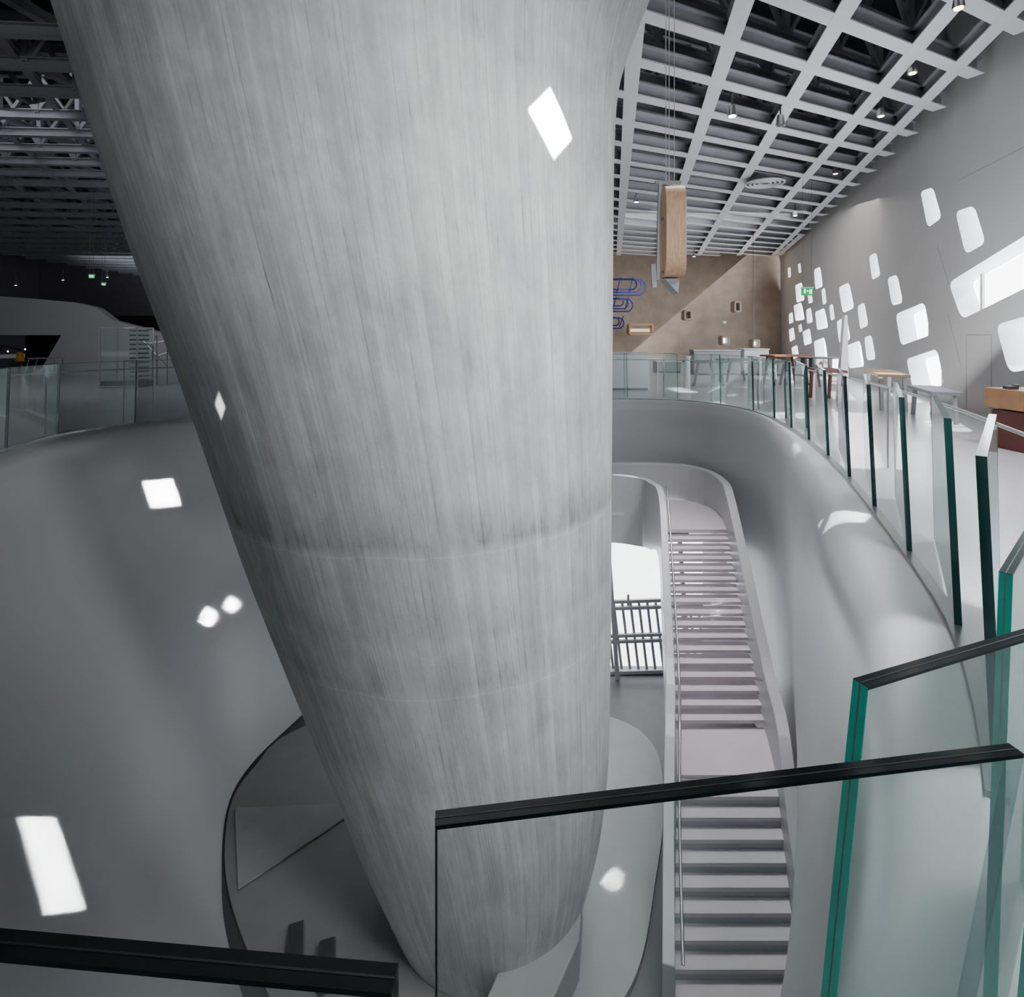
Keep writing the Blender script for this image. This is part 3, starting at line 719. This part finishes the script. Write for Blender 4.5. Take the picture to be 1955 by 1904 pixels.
MB().tube([(p.x-1.2,p.y,0),(p.x-.8,p.y,1.2),(p.x,p.y,1.0)],.04,8).obj('curved_arm',M_dsteel,e);tag(e,'dark exhibit with amber lamp inside the opening','exhibit')
for px,py in((15,672),(48,668),(-20,675)):
    c=P(px,py,26.5);e=empty('hanging_bulb',c);MB().cyl(c,.03,.05,12,.02).obj('bulb',M_warm,e,True);MB().tube([c+Vector((0,0,.05)),c+Vector((0,0,.9))],.008,6).obj('cord',M_dsteel,e);tag(e,'tiny warm bulb hanging inside the dark opening','lamp','warm bulbs in the dark opening')
p=P(95,690,23)
e=empty('lounge_frame',(p.x,p.y,0));m=MB();m.tube([(p.x-.7,p.y,0),(p.x-.5,p.y,.7),(p.x+.5,p.y,.75),(p.x+.6,p.y,0)],.025,8);m.tube([(p.x-.7,p.y-.4,0),(p.x-.5,p.y-.4,.7),(p.x+.5,p.y-.4,.75),(p.x+.6,p.y-.4,0)],.025,8);m.obj('bent_tube_frame',M_steel,e,True);MB().box((p.x,p.y-.2,.74),(1.1,.45,.04)).obj('frame_top',M_web,e,bevel=.01);tag(e,'bent steel tube stand with pale top','stand')

# ---------------------------------------------------------------- lights
def area(name,loc,tgt,sx,sy,en,col=(1,1,1),spread=None):
    l=bpy.data.lights.new(name,'AREA');l.shape='RECTANGLE';l.size=sx;l.size_y=sy;l.energy=en;l.color=col
    if spread:l.spread=math.radians(spread)
    o=bpy.data.objects.new(name,l);COL.objects.link(o);o.location=loc
    o.rotation_euler=(Vector(tgt)-Vector(loc)).to_track_quat('-Z','Y').to_euler();return o
area('fill_column',(3.9,-.2,5.4),(-.1,6.3,2.1),1.5,1.5,112,(.98,.99,1),58)  # added fill lamp to brighten the column, no opening in the roof
area('fill_column_low',(2.4,.6,5.2),(.2,7.0,-3.2),2.4,2.4,36,(.98,.98,1),40)  # added fill for the lower column, unseen source
area('fill_column_left',(-1.6,-1.0,6.0),(-2.0,5.5,3.2),1.2,1.2,7,(.95,.97,1),45)  # weak added fill on the column's left side
area('fill_right',(6.2,5,6.8),(4.0,8,-1),1.8,1.8,200,(.98,.98,1),75)  # unseen lamp added to lift the right void wall
area('fill_near_right',(3.4,2.2,6.4),(1.9,2.9,-1.5),1.0,1.0,95,(.96,.98,1),50)  # added lamp brightening the near right rim and glass
area('fill_void',(3.2,10.8,6.8),(3.3,9.4,-4),2.5,2.5,145,(1,.97,.99),72)  # added fill over the stair and lower void
area('fill_far',(9,24,6.9),(9,25,0),8,10,420,(1,.96,.92))  # large added fill for the far hall, hung under the closed roof
area('fill_far_wall',(10,33,4.5),(9,40,3.5),8,2,90,(1,.87,.72))  # warm fill added to brighten the end wall, no fixture modelled
pl=bpy.data.lights.new('corner_lamp','POINT');pl.energy=28;pl.color=(1,.7,.4);pl.shadow_soft_size=.2;po=bpy.data.objects.new('corner_lamp',pl);COL.objects.link(po);po.location=(16.2,38.6,5.9)
area('fill_left',(-14,14,6.8),(-13,22,0),6,6,95,(.9,.9,1),120)  # unseen fill added for the left hall
area('fill_up_left',(-9,20,1.0),(-10,24,7),7,7,80,(.9,.92,1),130)  # added upward fill so the left trusses read, no fixture
area('fill_up_left_far',(-22,42,3.0),(-22,47,8),16,10,700,(.92,.92,1),105)  # upward fill added to keep the distant trusses from going black
area('fill_up_grid',(7,12,1.2),(7.5,16,8),5,6,230,(.95,.97,1))  # unseen lamp added to light the undersides of the ceiling grid
def surf(ob,px,py):
    o=Vector((0,0,EYE));d=(P(px,py,1)-o).normalized()
    ok,loc,n,i=ob.ray_cast(o,d);return loc if ok else P(px,py,6)
bpy.context.view_layer.update()
def patch(ob,px,py,src,sx,sy,en,roll=0):
    t=surf(ob,px,py);src=Vector(src)
    o=area('sun_patch_lamp',src,t,sx,sy,en,(1,1,.98),.35)  # narrow lamp added inside the hall, throws a bright patch in place of sunlight
    o.rotation_euler=((t-src).to_track_quat('-Z','Y')@Quaternion((0,0,1),roll)).to_euler()
patch(column,1054,236,(5,-1.0,6.3),.40,.50,32,.78)
patch(column,420,775,(-3.5,-.5,5.8),.10,.12,.22,.5)
patch(funnel,310,943,(-2.5,-.8,6),.40,.40,24,.3)
patch(funnel,398,1178,(-2.2,-.6,6.2),.17,.26,8,-.3)
patch(funnel,444,1155,(-2.2,-.6,6.2),.17,.22,7,-.3)
patch(funnel,98,1648,(-1.6,-.4,6.2),.19,.90,16,.46)
patch(funnel,1580,998,(4.6,2.5,6.6),.32,.5,8,.3)
patch(funnel,1525,850,(5.2,5,6.6),.5,.35,10,.3)
patch(fl,1300,745,(4.0,12,6.8),.6,1.2,14,.3)
patch(fl,1395,755,(6.5,13,6.8),.5,.7,12,.3)
sun=bpy.data.lights.new('sun','SUN');sun.energy=16;sun.angle=.01;so=bpy.data.objects.new('sun',sun);COL.objects.link(so)
so.rotation_euler=Vector((-.74,-.12,-.58)).to_track_quat('-Z','Y').to_euler()
w=bpy.data.worlds.new('world');sc.world=w;w.use_nodes=True;bg=w.node_tree.nodes['Background'];bg.inputs[0].default_value=(.8,.86,.95,1);bg.inputs[1].default_value=.09
